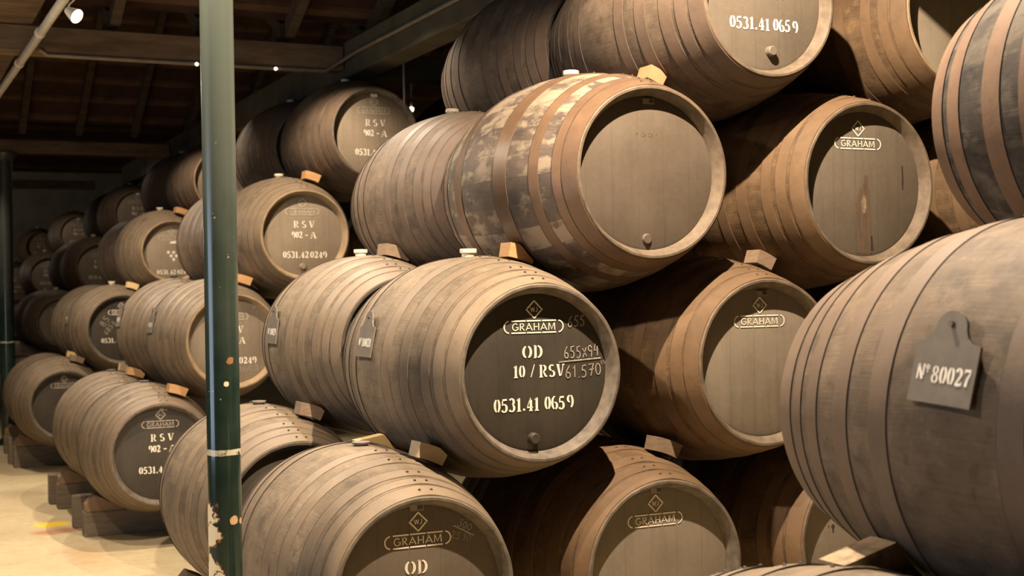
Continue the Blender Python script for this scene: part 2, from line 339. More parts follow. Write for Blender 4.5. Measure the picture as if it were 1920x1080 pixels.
# ------------------------------------------------------------------ lettering (hand drawn stencil, plain and chalk alphabets)
TH, TN = .18, .08
def arc(cx, cy, rx, ry, a0, a1, thick=TH, thin=TN, n=12):
    out = []
    for i in range(n+1):
        a = R(a0+(a1-a0)*i/n); out.append((cx+rx*math.cos(a), cy+ry*math.sin(a), (thin+(thick-thin)*abs(math.cos(a))**1.3)/2))
    return out
def ln(x0, y0, x1, y1, t): return [(x0, y0, t/2), (x1, y1, t/2)]
def stencil(ch):
    t = TH; s = TN
    if ch == '0': return .50, [arc(.25, .5, .17, .46, 106, 254, t), arc(.25, .5, .17, .46, -74, 74, t)]
    if ch == 'O': return .74, [arc(.36, .5, .27, .46, 108, 252, t*1.15), arc(.36, .5, .27, .46, -72, 72, t*1.15)]
    if ch == '1': return .40, [ln(.20, .06, .20, .97, t), ln(.05, .03, .36, .03, s), [(.04, .80, .02), (.16, .95, .05)]]
    if ch == '2': return .52, [arc(.24, .70, .16, .26, 165, -35, t), [(.37, .54, .07), (.12, .16, .05)], [(.05, .09, .08), (.28, .08, .085), (.46, .10, .07), (.48, .27, .025)]]
    if ch == '3': return .52, [arc(.22, .73, .16, .23, 150, -70, t), arc(.22, .27, .19, .25, 62, -150, t)]
    if ch == '4': return .54, [[(.33, .97, .03), (.06, .30, .025)], ln(.04, .27, .28, .27, s*1.3), ln(.40, .27, .50, .27, s*1.3), ln(.345, .06, .345, .82, t), ln(.2, .03, .48, .03, s)]
    if ch == '5': return .52, [ln(.10, .90, .44, .92, .13), ln(.10, .84, .09, .50, s*1.2), arc(.22, .30, .19, .28, 112, -150, t)]
    if ch == '6': return .52, [arc(.26, .5, .19, .46, 78, 262, t), arc(.26, .28, .19, .25, 95, -75, t)]
    if ch == '7': return .50, [[(.05, .72, .02), (.07, .90, .07), (.46, .90, .08)], [(.45, .80, .04), (.28, .45, .08), (.22, .03, .09)]]
    if ch == '8': return .54, [arc(.26, .73, .15, .20, 96, 264, .125, .07), arc(.26, .73, .15, .20, -84, 84, .125, .07), arc(.26, .26, .18, .22, 96, 264, .13, .07), arc(.26, .26, .18, .22, -84, 84, .13, .07)]
    if ch == '9': return .52, [arc(.25, .70, .18, .26, 100, 262, t), arc(.25, .5, .19, .46, 82, -75, t)]
    if ch == 'R': return .64, [ln(.15, .06, .15, .94, t), ln(.03, .03, .28, .03, s), ln(.03, .97, .24, .97, s), arc(.30, .73, .18, .23, 82, -82, t), [(.33, .46, .06), (.48, .10, .08), (.60, .05, .04)]]
    if ch == 'S': return .52, [arc(.25, .74, .16, .22, 45, 262, t), arc(.25, .26, .17, .23, 82, -150, t)]
    if ch == 'V': return .64, [[(.12, .95, .10), (.28, .04, .075)], [(.52, .95, .035), (.36, .08, .03)], ln(.02, .97, .25, .97, s), ln(.43, .97, .62, .97, s)]
    if ch == 'A': return .66, [[(.27, .95, .03), (.10, .06, .03)], [(.36, .95, .075), (.54, .06, .10)], ln(.20, .34, .38, .34, s), ln(.02, .03, .2, .03, s), ln(.42, .03, .66, .03, s)]
    if ch == 'D': return .68, [ln(.17, .04, .17, .96, t*1.1), ln(.05, .97, .2, .97, s), ln(.05, .03, .2, .03, s), arc(.30, .5, .30, .46, 84, -84, t*1.15)]
    if ch == 'N': return .66, [ln(.12, .04, .12, .95, s*1.4), [(.12, .95, .07), (.50, .05, .085)], ln(.55, .28, .55, .97, s*1.4)]
    if ch == 'o': return .30, [arc(.14, .80, .09, .15, 100, 260, .09, .04), arc(.14, .80, .09, .15, -80, 80, .09, .04), ln(.10, .53, .20, .53, .09)]
    if ch == '/': return .40, [[(.32, 1.0, .035), (.08, .02, .035)]]
    if ch == '-': return .42, [ln(.02, .42, .38, .42, .13)]
    if ch == '.': return .26, [ln(.05, .08, .20, .08, .15)]
    return .30, []
def poly(*p, t=.11): return [(x, y, t/2) for x, y in p]
def carc(cx, cy, rx, ry, a0, a1, t=.11, n=12): return [(cx+rx*math.cos(R(a0+(a1-a0)*i/n)), cy+ry*math.sin(R(a0+(a1-a0)*i/n)), t/2) for i in range(n+1)]
def plain(ch):
    if ch == 'G': return .86, [carc(.42, .5, .36, .46, 48, 330, .13), poly((.50, .45), (.78, .45), (.76, .12), t=.12)]
    if ch == 'R': return .74, [poly((.14, 0), (.14, 1), t=.14), carc(.28, .74, .28, .22, 88, -88, .12), poly((.28, .46), (.66, 0), t=.13)]
    if ch == 'A': return .92, [poly((.06, 0), (.38, .78), t=.12), poly((.40, 1), (.86, 0), t=.15), poly((.24, .28), (.56, .28), t=.10)]
    if ch == 'H': return .86, [poly((.14, 0), (.14, 1), t=.14), poly((.72, 0), (.72, 1), t=.14), poly((.20, .5), (.60, .5), t=.11)]
    if ch == 'M': return 1.0, [poly((.12, 0), (.16, 1), t=.12), poly((.20, .92), (.50, .10), (.80, .92), t=.12), poly((.86, 1), (.92, 0), t=.14)]
    if ch == 'W': return 1.0, [poly((.06, 1), (.26, 0), t=.14), poly((.28, .06), (.46, .9), t=.11), poly((.50, .9), (.70, 0), t=.14), poly((.72, .06), (.90, 1), t=.11)]
    if ch == 'J': return .58, [poly((.44, 1), (.44, .26), t=.14), carc(.26, .24, .18, .22, -5, -165, .12)]
    return chalk(ch)
def chalk(ch):
    t = .075
    D = {'0': (.55, [carc(.26, .48, .20, .44, 80, 430, t)]), '1': (.36, [poly((.06, .70), (.22, .98), (.20, .02), t=t)]),
     '2': (.55, [carc(.24, .72, .18, .24, 160, -30, t)+poly((.06, .04), t=t), poly((.06, .04), (.5, .06), t=t)]),
     '3': (.52, [poly((.08, .95), (.42, .96), (.22, .60), t=t)+carc(.22, .32, .20, .28, 80, -140, t)]),
     '4': (.58, [poly((.20, .98), (.06, .44), (.50, .50), t=t), poly((.40, .80), (.36, .0), t=t)]),
     '5': (.56, [poly((.46, .96), (.16, .92), (.12, .55), t=t)+carc(.22, .30, .20, .28, 90, -140, t)]),
     '6': (.56, [[(.40, .98, t/2), (.16, .62, t/2)]+carc(.26, .24, .18, .22, 170, 510, t)]),
     '7': (.54, [poly((.06, .92), (.48, .96), (.22, .02), t=t), poly((.12, .50), (.48, .54), t=t)]),
     '8': (.52, [carc(.25, .72, .15, .22, 0, 360, t), carc(.25, .26, .18, .24, 0, 360, t)]),
     '9': (.54, [carc(.24, .72, .17, .23, 0, 360, t), poly((.41, .72), (.34, .0), t=t)]),
     'x': (.55, [poly((.08, .75), (.46, .05), t=t), poly((.46, .80), (.06, .0), t=t)]),
     '.': (.24, [poly((.10, .02), (.12, .08), t=.1)]), '/': (.4, [poly((.34, 1.), (.05, 0), t=t)]),
     'Y': (.5, [poly((.05, 1), (.25, .5), (.25, 0), t=t), poly((.25, .5), (.45, 1), t=t)]),
     'l': (.3, [poly((.2, .9), (.1, .3), (.24, .2), t=t)]), 's': (.4, [carc(.2, .6, .12, .14, 30, 250, t), carc(.2, .3, .12, .14, 80, -140, t)])}
    return D.get(ch, (.35, []))
def ribbon(bm, pts, fn):
    # ribbon of varying half width through (x, y, h)
    n = len(pts); L = []; Rr = []
    for i, (x, y, h) in enumerate(pts):
        a = pts[max(i-1, 0)]; b = pts[min(i+1, n-1)]
        dx, dy = b[0]-a[0], b[1]-a[1]; d = math.hypot(dx, dy) or 1
        nx, ny = -dy/d, dx/d
        L.append(bm.verts.new(fn(x+nx*h, y+ny*h))); Rr.append(bm.verts.new(fn(x-nx*h, y-ny*h)))
    for i in range(n-1):
        try: bm.faces.new((L[i], Rr[i], Rr[i+1], L[i+1]))
        except ValueError: pass
def write(bm, text, font, cx, cy, h, plane, width=None, sp=1.0, skew=0.0, gap=.06, jit=0.0):
    # centred at cx, cy; letters h high; stretched to a given width
    items = []; x = 0
    for ch in text:
        wd, st = font(ch); items.append((x, st)); x += (wd+gap)*sp
    tot = x-gap*sp
    kx = (width/tot) if width else h
    for (x0, st) in items:
        jy = random.uniform(-jit, jit)
        for s_ in st:
            ribbon(bm, [(cx+(x0+p[0]-tot/2)*kx, cy+(p[1]-.5+jy)*h+skew*(x0-tot/2)*kx, p[2]*h*(1.05 if width else 1)) for p in s_], plane)
def capsule(bm, cx, cy, wd, ht, plane, t=.0052):
    r = ht/2; x0 = cx-wd/2+r; x1 = cx+wd/2-r; g = .004; n = 3; seg = (x1-x0-.004)/n
    for yy in (cy-r, cy+r):
        for i in range(n): ribbon(bm, [(x0+.002+i*seg+g/2, yy, t/2), (x0+.002+(i+1)*seg-g/2, yy, t/2)], plane)
    ribbon(bm, [(x0-.003+r*math.cos(R(a)), cy+r*math.sin(R(a)), t*.45) for a in range(96, 266, 12)], plane)
    ribbon(bm, [(x1+.003+r*math.cos(R(a)), cy+r*math.sin(R(a)), t*.45) for a in range(-84, 86, 12)], plane)
def diamond(bm, cx, cy, r, plane, t=.005):
    g = .06
    P = [(0, 1), (1, 0), (0, -1), (-1, 0)]
    for (a, b, g0, g1) in ((P[3], P[0], .10, 0), (P[0], P[1], 0, -.06), (P[3], P[2], -.04, 0), (P[2], P[1], 0, .10)):
        q0 = (a[0]+(b[0]-a[0])*g0, a[1]+(b[1]-a[1])*g0); q1 = (b[0]-(b[0]-a[0])*g1, b[1]-(b[1]-a[1])*g1)
        ribbon(bm, [(cx+q0[0]*r, cy+q0[1]*r, t/2), (cx+q1[0]*r, cy+q1[1]*r, t/2)], plane)
    write(bm, 'WJ', plain, cx, cy, r*.52, plane, r*.95)

# ------------------------------------------------------------------ barrel
LEN = 1.27; HL = LEN/2; DEP = .050
HOOPS = [(.628, .560), (.548, .498), (.474, .420), (.340, .284), (.206, .146)]
def prof_r(a, rb, rh): return rb-(rb-rh)*(a/HL)**2
NST = 26
def barrel(u, v, z, rb, rh, kind, label, group, head='black', chime='grey', bung='cork', text=None, dx=0, dz=0, spig=False, plate=None,
           chalks=None, rear_head=True, hoops=None,  bung_h=.022, roll=0.0, extra=None, hoopk=None):
    if bung == 'cork': bung_h = .032
    t = thing('wine_barrel', label, 'barrel', W(u, v, z), group, (0, roll, 0))
    # staves with both chimes
    bm = bmesh.new(); n = 96
    prof = [(-HL+2*HL*i/28, prof_r(-HL+2*HL*i/28, rb, rh)) for i in range(29)]
    ri = rh-.014; rd = rh-.032
    prof = [(-HL+DEP, rd-.002), (-HL+.003, ri), (-HL, ri+.003)]+[(-HL, rh-.003)]+[(-HL+.003, rh)]+prof[1:-1]+[(HL-.003, rh), (HL, rh-.003), (HL, ri+.003), (HL-.003, ri), (HL-DEP, rd-.002)]
    k = len(prof)-1; mats = [1]*k
    for i in range(4, k-4): mats[i] = 0
    lathe(bm, prof, n, mat=mats, uvn=NST)
    link_mesh('staves', bm, [STAVE[kind], CHIME[chime]], t, True, True)
    # heads
    heads = []
    for s_ in (-1, 1) if rear_head else (-1,):
        bm = bmesh.new(); y = s_*(HL-DEP)
        r0 = lathe(bm, [(y-s_*.012, rd), (y, rd), (y+s_*.004, rd-.012)], 96)
        disc_cap(bm, r0[-1], 0, s_ > 0)
        bmesh.ops.recalc_face_normals(bm, faces=bm.faces)
        if s_ < 0: pass
        heads.append(link_mesh('head', bm, HEADM[head if s_ < 0 else 'rear'], t, True, True))
    # hoops
    hm = HOOP[hoopk or kind]
    for s_ in (-1, 1):
        for (a0, a1) in (hoops or HOOPS):
            a0 += random.uniform(-.006, .006) if a0 < .55 else 0; a1 += random.uniform(-.006, .006) if a1 < .5 else 0
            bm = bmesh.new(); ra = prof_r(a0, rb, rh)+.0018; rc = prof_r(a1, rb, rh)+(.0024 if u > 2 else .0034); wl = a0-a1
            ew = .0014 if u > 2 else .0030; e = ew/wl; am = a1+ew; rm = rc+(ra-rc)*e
            t0 = R(88)+random.uniform(-.06, .06)
            lift = (lambda tt, t0=t0: .0028*math.exp(-((((tt-t0+PI) % (2*PI))-PI)/.16)**2))
            def L2(q, r): return (s_*q, r)
            lathe(bm, [L2(a0, ra-.004), L2(a0, ra), L2(am, rm), L2(a1, rc), L2(a1, rc-.0065)], 96, mat=[0, 0, 1, 1], off=lift)  # second material slot paints the shadow line at the inner edge
            # two rivets at the lap
            rr = (ra+rc)/2+.003; am2 = (a0+a1)/2
            for dt in (-.020, .022):
                tt = t0+dt/rr; c = Vector((rr*math.cos(tt), s_*am2, rr*math.sin(tt)))
                res = bmesh.ops.create_icosphere(bm, subdivisions=1, radius=.0055, matrix=Matrix.Translation(c))
                for vv in res['verts']:
                    for f in vv.link_faces: f.material_index = 1
            bmesh.ops.recalc_face_normals(bm, faces=bm.faces)
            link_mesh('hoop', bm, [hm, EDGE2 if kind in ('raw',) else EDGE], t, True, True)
    # bung
    if bung:
        bm = bmesh.new(); h = bung_h
        rr = lathe(bm, [(-.012, .024), (h*.45, .027), (h*.5, .033), (h*.92, .034), (h, .031)], 28)
        disc_cap(bm, rr[-1]); bmesh.ops.rotate(bm, verts=bm.verts, cent=(0, 0, 0), matrix=Matrix.Rotation(R(90), 3, 'X'))
        bmesh.ops.recalc_face_normals(bm, faces=bm.faces)
        bmesh.ops.translate(bm, verts=bm.verts, vec=(0, 0, rb))
        link_mesh('bung', bm, CORK if bung == 'cork' else BUNGD, t, True, True)
    yf = -(HL-DEP)
    H = heads[0]
    if spig:
        sx, sz = spig[:2] if isinstance(spig, tuple) else (-.012, -.225); sd = spig[2] if isinstance(spig, tuple) and len(spig) > 2 else .030
        bm = bmesh.new(); rr = lathe(bm, [(yf-.002+.01, .021), (yf-.002, .021), (yf-sd+.004, .0195), (yf-sd, .016)], 28)
        disc_cap(bm, rr[-1], 0, True); bmesh.ops.translate(bm, verts=bm.verts, vec=(sx, 0, sz)); bmesh.ops.recalc_face_normals(bm, faces=bm.faces)
        link_mesh('spigot_plug', bm, HEADM[head], t, True, True)
    def hplane(off): return lambda x, y: Vector((x, yf-.004-off, y))
    yh = .0018
    def letters(nm, b_, m_):
        bmesh.ops.recalc_face_normals(b_, faces=b_.faces); link_mesh(nm, b_, m_, H, False)
    for (kind_, *a) in (text or []):
        p_ = hplane(yh); bt = bmesh.new()
        if kind_ == 'brand':
            m_ = PAINTF if a else PAINT
            diamond(bt, -.008+dx, .224+dz, .031, p_); letters('diamond_stencil', bt, m_); bt = bmesh.new()
            capsule(bt, -.010+dx, .163+dz, .228, .042, p_); write(bt, 'GRAHAM', plain, -.010+dx, .163+dz, .026, p_, .172); letters('brand_stencil', bt, m_)
        elif kind_ == 't':
            write(bt, a[0], stencil, a[1]+dx, a[2]+dz, a[3], p_, a[4], jit=a[5] if len(a) > 5 else 0); letters('stencil_lettering', bt, PAINT)
        elif kind_ == 'dots':
            for (qx, qy) in ((-1, 1), (0, 1), (1, 1), (-.5, 0), (.5, 0), (0, -1)):
                b2 = bmesh.new(); ribbon(b2, [(dx+a[0]+qx*.05+.007*math.cos(R(q)), dz+a[1]+qy*.034+.007*math.sin(R(q)), .0075) for q in range(0, 361, 30)], p_); letters('stencil_dot', b2, PAINT)
            bt.free()
        elif kind_ == 'band':
            ribbon(bt, [(a[0]+dx, a[1]+dz, .008), (a[2]+dx, a[3]+dz, .022)], p_); letters('paint_band', bt, PAINT)
    for (tx, x, y, h, wd, rot) in (chalks or []):
        bmc = bmesh.new()
        q = (lambda X, Y, x=x, y=y, rot=rot: hplane(.0024)(x+(X*math.cos(rot)-Y*math.sin(rot)), y+(X*math.sin(rot)+Y*math.cos(rot))))
        if tx == '_': ribbon(bmc, [(-wd/2, 0, h/2), (wd/2, 0, h/2)], q)
        else: write(bmc, tx, chalk, 0, 0, h, q, wd, jit=.06)
        link_mesh('chalk_writing', bmc, CHALK, H, False)
    if plate:
        px, pz, pm = plate; bm = bmesh.new()
        box(bm, (px-.024, yf-.009, pz-.010), (px+.024, yf-.002, pz+.010))
        if pm is LABELM:
            fs = box(bm, (px+.002, yf-.0105, pz-.006), (px+.020, yf-.0085, pz+.006))
            for f in fs: f.material_index = 1
        link_mesh('label_plate', bm, [pm, LABELD], H, False)
    if extra: extra(t, H, hplane, yf)
    return t

# text layouts measured on the heads
def T_OD(full=True):
    o = [('brand',), ('t', 'OD', -.018, .074, .045, .080)]
    if full: o += [('t', '10', -.071, .006, .044, .046), ('t', '/', -.018, .006, .046, .024), ('t', 'RSV', .059, .004, .044, .104), ('t', '0531.41', -.083, -.110, .048, .178, .03), ('t', '065', .068, -.111, .048, .082, .02), ('t', '9', .131, -.109, .047, .027)]
    return o
T_RSV = [('brand', 'f'), ('t', 'R', -.055, .077, .046, .038), ('t', 'S', .001, .077, .046, .034), ('t', 'V', .056, .077, .046, .040), ('t', '902', -.049, .006, .045, .073), ('t', '-', .018, .006, .045, .022), ('t', 'A', .064, .004, .045, .046),
         ('t', '0531.42', -.060, -.129, .045, .180), ('t', '0249', .100, -.130, .045, .118)]
def stain(t, H, hp, yf):
    # dried wine run down the head
    prof = [(.014, .036, .010), (.012, .0, .012), (.004, -.03, .030), (.0, -.07, .036), (-.004, -.11, .038), (.004, -.15, .033), (.0, -.21, .036), (.0, -.28, .036)]
    bm = bmesh.new(); ribbon(bm, prof, hp(.0004)); link_mesh('wine_stain', bm, STAIN, H, False)
    bm = bmesh.new(); ribbon(bm, [(.001, -.045, .006), (-.002, -.075, .014), (.0, -.105, .010), (.0, -.12, .004)], hp(.0012)); link_mesh('worn_patch', bm, WEDGEM['mottled'], H, False)
    bm = bmesh.new(); ribbon(bm, [(.203, .08, .003), (.205, .02, .005), (.203, -.02, .003)], hp(.0006)); link_mesh('board_crack', bm, EDGE, H, False)
    bm = bmesh.new(); ribbon(bm, [(.036, -.21, .004), (.038, -.27, .008)], hp(.0006)); link_mesh('board_crack', bm, EDGE, H, False)
STAIN = noisy('dried_wine_stain', (.075, .050, .034), (.13, .09, .06), 22, .5, .4, 0, 0, .3, .7, (4, 1, .6))
def carved(t, H, hp, yf):
    bm = bmesh.new(); write(bm, '1991', chalk, .0, .136, .030, hp(.0006), .104); link_mesh('carved_marks', bm, CARVE, H, False)
def knot(t, H, hp, yf):
    bm = bmesh.new(); ribbon(bm, [(-.132+.006*math.cos(R(a)), .055+.006*math.sin(R(a)), .003) for a in range(0, 361, 40)], hp(.0006)); ribbon(bm, [(-.132, .045, .004), (-.131, .03, .004)], hp(.0006))
    ribbon(bm, [(-.153, .062, .0025), (-.153, .05, .002)], hp(.0006)); link_mesh('cellar_mark', bm, EDGE, H, False)
def drip(t, H, hp, yf):
    bm = bmesh.new(); ribbon(bm, [(-.032, -.245, .010), (-.030, -.262, .013), (-.028, -.272, .012)], hp(.0006)); link_mesh('wine_stain', bm, STAIN, H, False)

G1 = 'barrels of the middle stack'; G2 = 'barrels of the second stack back'; G3 = 'barrels of the third stack back'; G4 = 'barrels of the far stacks'; G0 = 'barrels of the nearest stack at right'
B = {}
def add(key, *a, **k): B[key] = (a[0], a[1], a[2], a[3], a[4]); return barrel(*a, **k)
# --- middle stack, front row
add('B1', .091, .010, .635, .426, .317, 'dusty', 'dusty barrel at bottom centre with OD stencil half cut by the photo edge', G1, head='smoke', text=T_OD(False), dz=.006, plate=(-.013, .277, LABELM),
    chalks=[('300', .161, .204, .026, .055, R(-24)), ('_', .156, .186, .004, .085, R(-28)), ('25.10', .145, .168, .024, .075, R(-16))], bung='dark', bung_h=.014)
add('B2', -.013, 1.008, .589, .441, .328, 'raw', 'orange brown barrel at bottom, second from the green column, brand stencil only', G1, text=[('brand',)], dx=-.012, dz=.015, plate=(-.017, .288, LABELM), head='stone', chime='grey', bung=None)
add('B3', -.024, 1.953, .608, .436, .319, 'raw', 'orange brown barrel low under the big numbered barrel at right', G1, head='stone', chime='dusty', bung=None, extra=knot)
add('OD', -.007, .503, 1.335, .429, .314, 'dusty', 'barrel in the middle with OD stencil and chalk sums on its black head', G1, head='coal', text=T_OD(), spig=(-.022, -.232), extra=drip,
    chalks=[('655', .161, .179, .040, .072, R(-2)), ('655x94', .180, .069, .044, .146, R(3)), ('_', .173, .038, .005, .172, R(3)), ('61.570', .186, -.001, .046, .150, R(2)), ('ls', .268, .026, .02, .02, R(20))])
add('L2b', -.005, 1.481, 1.334, .429, .321, 'raw', 'barrel with brand stencil on plain head, left of the big numbered barrel', G1, text=[('brand',)], dx=-.004, dz=-.004, plate=(-.001, .266, LABELM), head='stone', chime='dusty', bung=None)
add('L2c', -.010, 2.505, 1.315, .429, .318, 'raw', 'barrel mostly hidden behind the big numbered barrel at right', G1, head='grey', bung=None)
add('L3', -.031, .991, 2.057, .442, .321, 'patchy', 'scuffed barrel with pale patches, rusty hoops and bare taupe head', G1, head='taupe', chime='dusty', spig=(-.009, -.246, .013), plate=(.007, .268, LABELM), extra=carved, hoops=[(.630, .560), (.556, .512), (.443, .390), (.245, .155)])
add('L3b', -.016, 2.001, 2.034, .428, .326, 'raw', 'barrel with a dark wine run down its brand stencilled head', G1, text=[('brand',)], dx=-.016, head='smoke', chime='dusty', bung=None, extra=stain)
add('L3c', -.020, 3.02, 2.045, .428, .320, 'raw', 'barrel in deep shade right of the barrel with the wine run', G1, head='grey', bung=None)
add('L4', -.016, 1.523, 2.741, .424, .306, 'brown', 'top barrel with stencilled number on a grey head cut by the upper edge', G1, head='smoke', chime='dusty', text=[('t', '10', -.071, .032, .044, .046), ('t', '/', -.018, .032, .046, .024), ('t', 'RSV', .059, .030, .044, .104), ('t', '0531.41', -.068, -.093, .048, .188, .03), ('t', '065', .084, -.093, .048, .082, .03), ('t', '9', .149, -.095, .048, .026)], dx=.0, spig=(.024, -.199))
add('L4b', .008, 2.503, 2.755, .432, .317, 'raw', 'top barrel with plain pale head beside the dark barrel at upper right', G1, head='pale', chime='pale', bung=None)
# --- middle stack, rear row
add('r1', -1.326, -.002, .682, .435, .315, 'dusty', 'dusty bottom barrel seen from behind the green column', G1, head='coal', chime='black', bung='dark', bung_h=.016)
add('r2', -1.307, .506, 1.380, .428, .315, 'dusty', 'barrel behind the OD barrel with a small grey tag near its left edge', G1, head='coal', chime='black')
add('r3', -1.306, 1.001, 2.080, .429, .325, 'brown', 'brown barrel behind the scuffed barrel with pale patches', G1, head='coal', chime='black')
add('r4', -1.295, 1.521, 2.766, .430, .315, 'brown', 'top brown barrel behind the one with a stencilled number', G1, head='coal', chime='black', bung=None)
# --- nearest stack
add('n2', 2.886, .620, 1.337, .432, .317, 'brown', 'big close barrel at right carrying the number tag', G0, hoopk='ruddy')
add('n3', 2.870, 1.119, 2.046, .432, .317, 'dark', 'dark barrel with pale hoops in the upper right corner', G0, hoops=[(.630, .575), (.550, .497), (.390, .330), (.265, .200)])
add('n1', 2.838, .120, .630, .433, .317, 'dusty', 'barrel at bottom right of which only the dusty top shows', G0, bung=None)
# --- second stack
add('s1', -4.534, .040, .609, .435, .328, 'dusty', 'dusty bottom barrel with black RSV head just left of the green column', G2, head='coal', text=T_RSV, dx=.004, dz=.032, plate=(.014, .292, LABELM), bung='dark', bung_h=.012)
add('s2', -4.567, .523, 1.326, .428, .316, 'dusty', 'barrel half hidden by the green column, chalk date under its number', G2, text=T_RSV, head='grey', chime='pale', chalks=[('11', .17, .245, .02, .03, 0), ('_', .17, .225, .004, .07, R(10)), ('06/08', .10, -.185, .04, .14, R(3))], bung='dark')
add('s3', -4.567, 1.023, 2.034, .437, .308, 'dusty', 'barrel with RSV and 0249 number on a pale rimmed head right of the column', G2, text=T_RSV, dx=.004, dz=-.004, spig=(-.012, -.214), head='tan', chime='pale')
add('s4', -4.562, 1.539, 2.746, .435, .316, 'brown', 'top RSV barrel with white label under the roof beam', G2, text=T_RSV, dx=.014, dz=-.002, head='tan', chime='grey', plate=(.007, .267, LABELW), chalks=[('4', .20, .165, .05, .05, 0), ('85', .24, .165, .03, .05, 0)])
add('s1r', -5.870, .026, .627, .432, .317, 'dusty', 'pale dusty bottom barrel peeking out behind the RSV one at left', G2, bung='dark', bung_h=.012)
add('s2r', -5.88, .522, 1.346, .432, .317, 'dusty', 'barrel with a grey tag left of the one behind the column', G2, bung='dark')
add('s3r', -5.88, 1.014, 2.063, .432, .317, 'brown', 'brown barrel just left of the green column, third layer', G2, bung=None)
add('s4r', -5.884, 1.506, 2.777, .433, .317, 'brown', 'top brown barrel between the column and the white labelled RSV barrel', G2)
add('s4b', -4.60, 2.56, 2.750, .432, .317, 'raw', 'small sliver of an orange barrel right of the top RSV barrel', G2, bung=None)
add('s3b', -4.60, 2.045, 2.030, .432, .317, 'brown', 'barrel in the dark right of the 0249 barrel', G2, bung=None)
# --- third stack
add('t1', -8.721, -.044, .640, .432, .321, 'dusty', 'bottom barrel with black head beside the far green column', G3, head='coal', text=[('brand', 'f')], dz=.02, bung=None)
add('t2', -8.706, .480, 1.329, .432, .329, 'dusty', 'barrel with chalk scribbles on its black head at left', G3, head='coal', text=[('brand',), ('t', '10', 0, .08, .04, .06), ('t', '0531.42', -.10, -.10, .045, .19)], chalks=[('85', -.16, .08, .06, .1, R(55)), ('6857', -.12, .02, .05, .14, R(50))], spig=True)
add('t3', -8.727, .963, 2.065, .432, .300, 'dusty', 'barrel with six stencilled dots in a triangle on its head', G3, head='tan', chime='pale', text=[('brand', 'f'), ('band', -.02, .118, .14, .128), ('t', '0531.42', -.06, -.165, .042, .18), ('t', '0249', .1, -.165, .042, .11), ('dots', .012, -.01)], dz=-.03)
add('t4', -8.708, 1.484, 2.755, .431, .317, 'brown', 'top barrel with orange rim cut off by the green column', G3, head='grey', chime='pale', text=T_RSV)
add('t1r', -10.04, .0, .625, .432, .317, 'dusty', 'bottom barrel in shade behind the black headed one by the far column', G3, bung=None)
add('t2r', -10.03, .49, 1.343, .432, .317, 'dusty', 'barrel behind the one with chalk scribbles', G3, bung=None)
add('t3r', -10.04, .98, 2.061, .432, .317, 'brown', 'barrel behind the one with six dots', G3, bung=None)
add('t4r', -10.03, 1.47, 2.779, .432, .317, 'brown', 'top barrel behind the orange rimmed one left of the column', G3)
# --- far stacks
FAR = [(-14.04, 'fourth stack back'), (-15.36, 'rear row of the fourth stack back'), (-19.9, 'fifth stack back'), (-25.8, 'farthest stack by the end wall')]
LV = ['bottom', 'second', 'third', 'top']
for (fu, nm) in FAR:
    for lv, (fv, fz) in enumerate(((.07, .61), (.57, 1.325), (1.07, 2.04), (1.57, 2.755))):
        add((fu, lv), fu, fv, fz, .432, .315, 'brown', 'dim barrel in the %s layer of the %s' % (LV[lv], nm), G4, head='grey', text=(T_RSV if fu != -15.36 else None) if lv != 1 else [('brand', 'f')],
            plate=(.0, .27, LABELW) if lv == 3 and fu > -20 and fu != -15.36 else None, rear_head=False)

# ------------------------------------------------------------------ wedges between barrels
def wedge(lo, hi, du, kind, label, a0=63, a1=79, half=.045, cut=.055, sk=0):
    ul, vl, zl, rbl, rhl = B[lo]; uh, vh, zh, rbh, rhh = B[hi]
    u = ul+du
    rl = max(prof_r(du+s, rbl, rhl) for s in (-half, 0, half))+.001
    rl += .0055
    rh_ = max(prof_r(u+s-uh, rbh, rhh) for s in (-half, 0, half))+.0045
    P = []; Q = []; na = 7
    for k in range(na):
        a = a0+(a1-a0)*k/(na-1); A = R(a); p = (vl+rl*math.cos(A), zl+rl*math.sin(A)); P.append(p); d = .010
        A2 = R(a0+(a1-sk-a0)*k/(na-1))
        while d < cut and math.hypot(vl+(rl+d)*math.cos(A2)-vh, zl+(rl+d)*math.sin(A2)-zh) > rh_: d += .001
        Q.append((vl+(rl+d)*math.cos(A2), zl+(rl+d)*math.sin(A2)))
    poly_ = P+Q[::-1]
    cx = sum(p[0] for p in poly_)/len(poly_); cz = sum(p[1] for p in poly_)/len(poly_)
    bm = bmesh.new(); prism(bm, [(p[0]-cx, p[1]-cz) for p in poly_], -half, half, lambda p, a: Vector((p[0], -a, p[1])))
    o = link_mesh('wooden_wedge', bm, WEDGEM[kind], None, False); o.location = W(u, cx, cz)
    tag(o, label, 'wedge', 'wedges between barrels')
wedge('OD', 'L3', .17, 'orange', 'orange wood wedge on the OD barrel beside its cream bung', 66, 80)
wedge('B1', 'OD', .27, 'pale', 'pale square wedge on the bottom centre barrel near its rivets', 62, 76)
wedge('B1', 'OD', -.17, 'yellow', 'pale yellow triangular wedge behind the bung of the bottom centre barrel', 64, 86, .03, .075, 14)
wedge('L3', 'L4', .32, 'rust', 'brown orange wedge on top of the scuffed barrel', 60, 70)
wedge('L2b', 'L3b', .33, 'brown', 'dull brown wedge on the barrel left of the big numbered one', 60, 71)
wedge('s3', 's4', .36, 'orange', 'orange wedge on the pale rimmed 0249 barrel', 66, 80, .05)
wedge('r1', 'r2', .32, 'brown', 'grey brown wedge above the bottom barrel behind the green column', 64, 78)
wedge('r2', 'r3', .12, 'brown', 'dark brown wedge behind the OD barrel', 66, 82, .06)
wedge('t3', 't4', .45, 'orange', 'bright orange wedge on the barrel with six dots, nearer the column', 66, 82, .06)
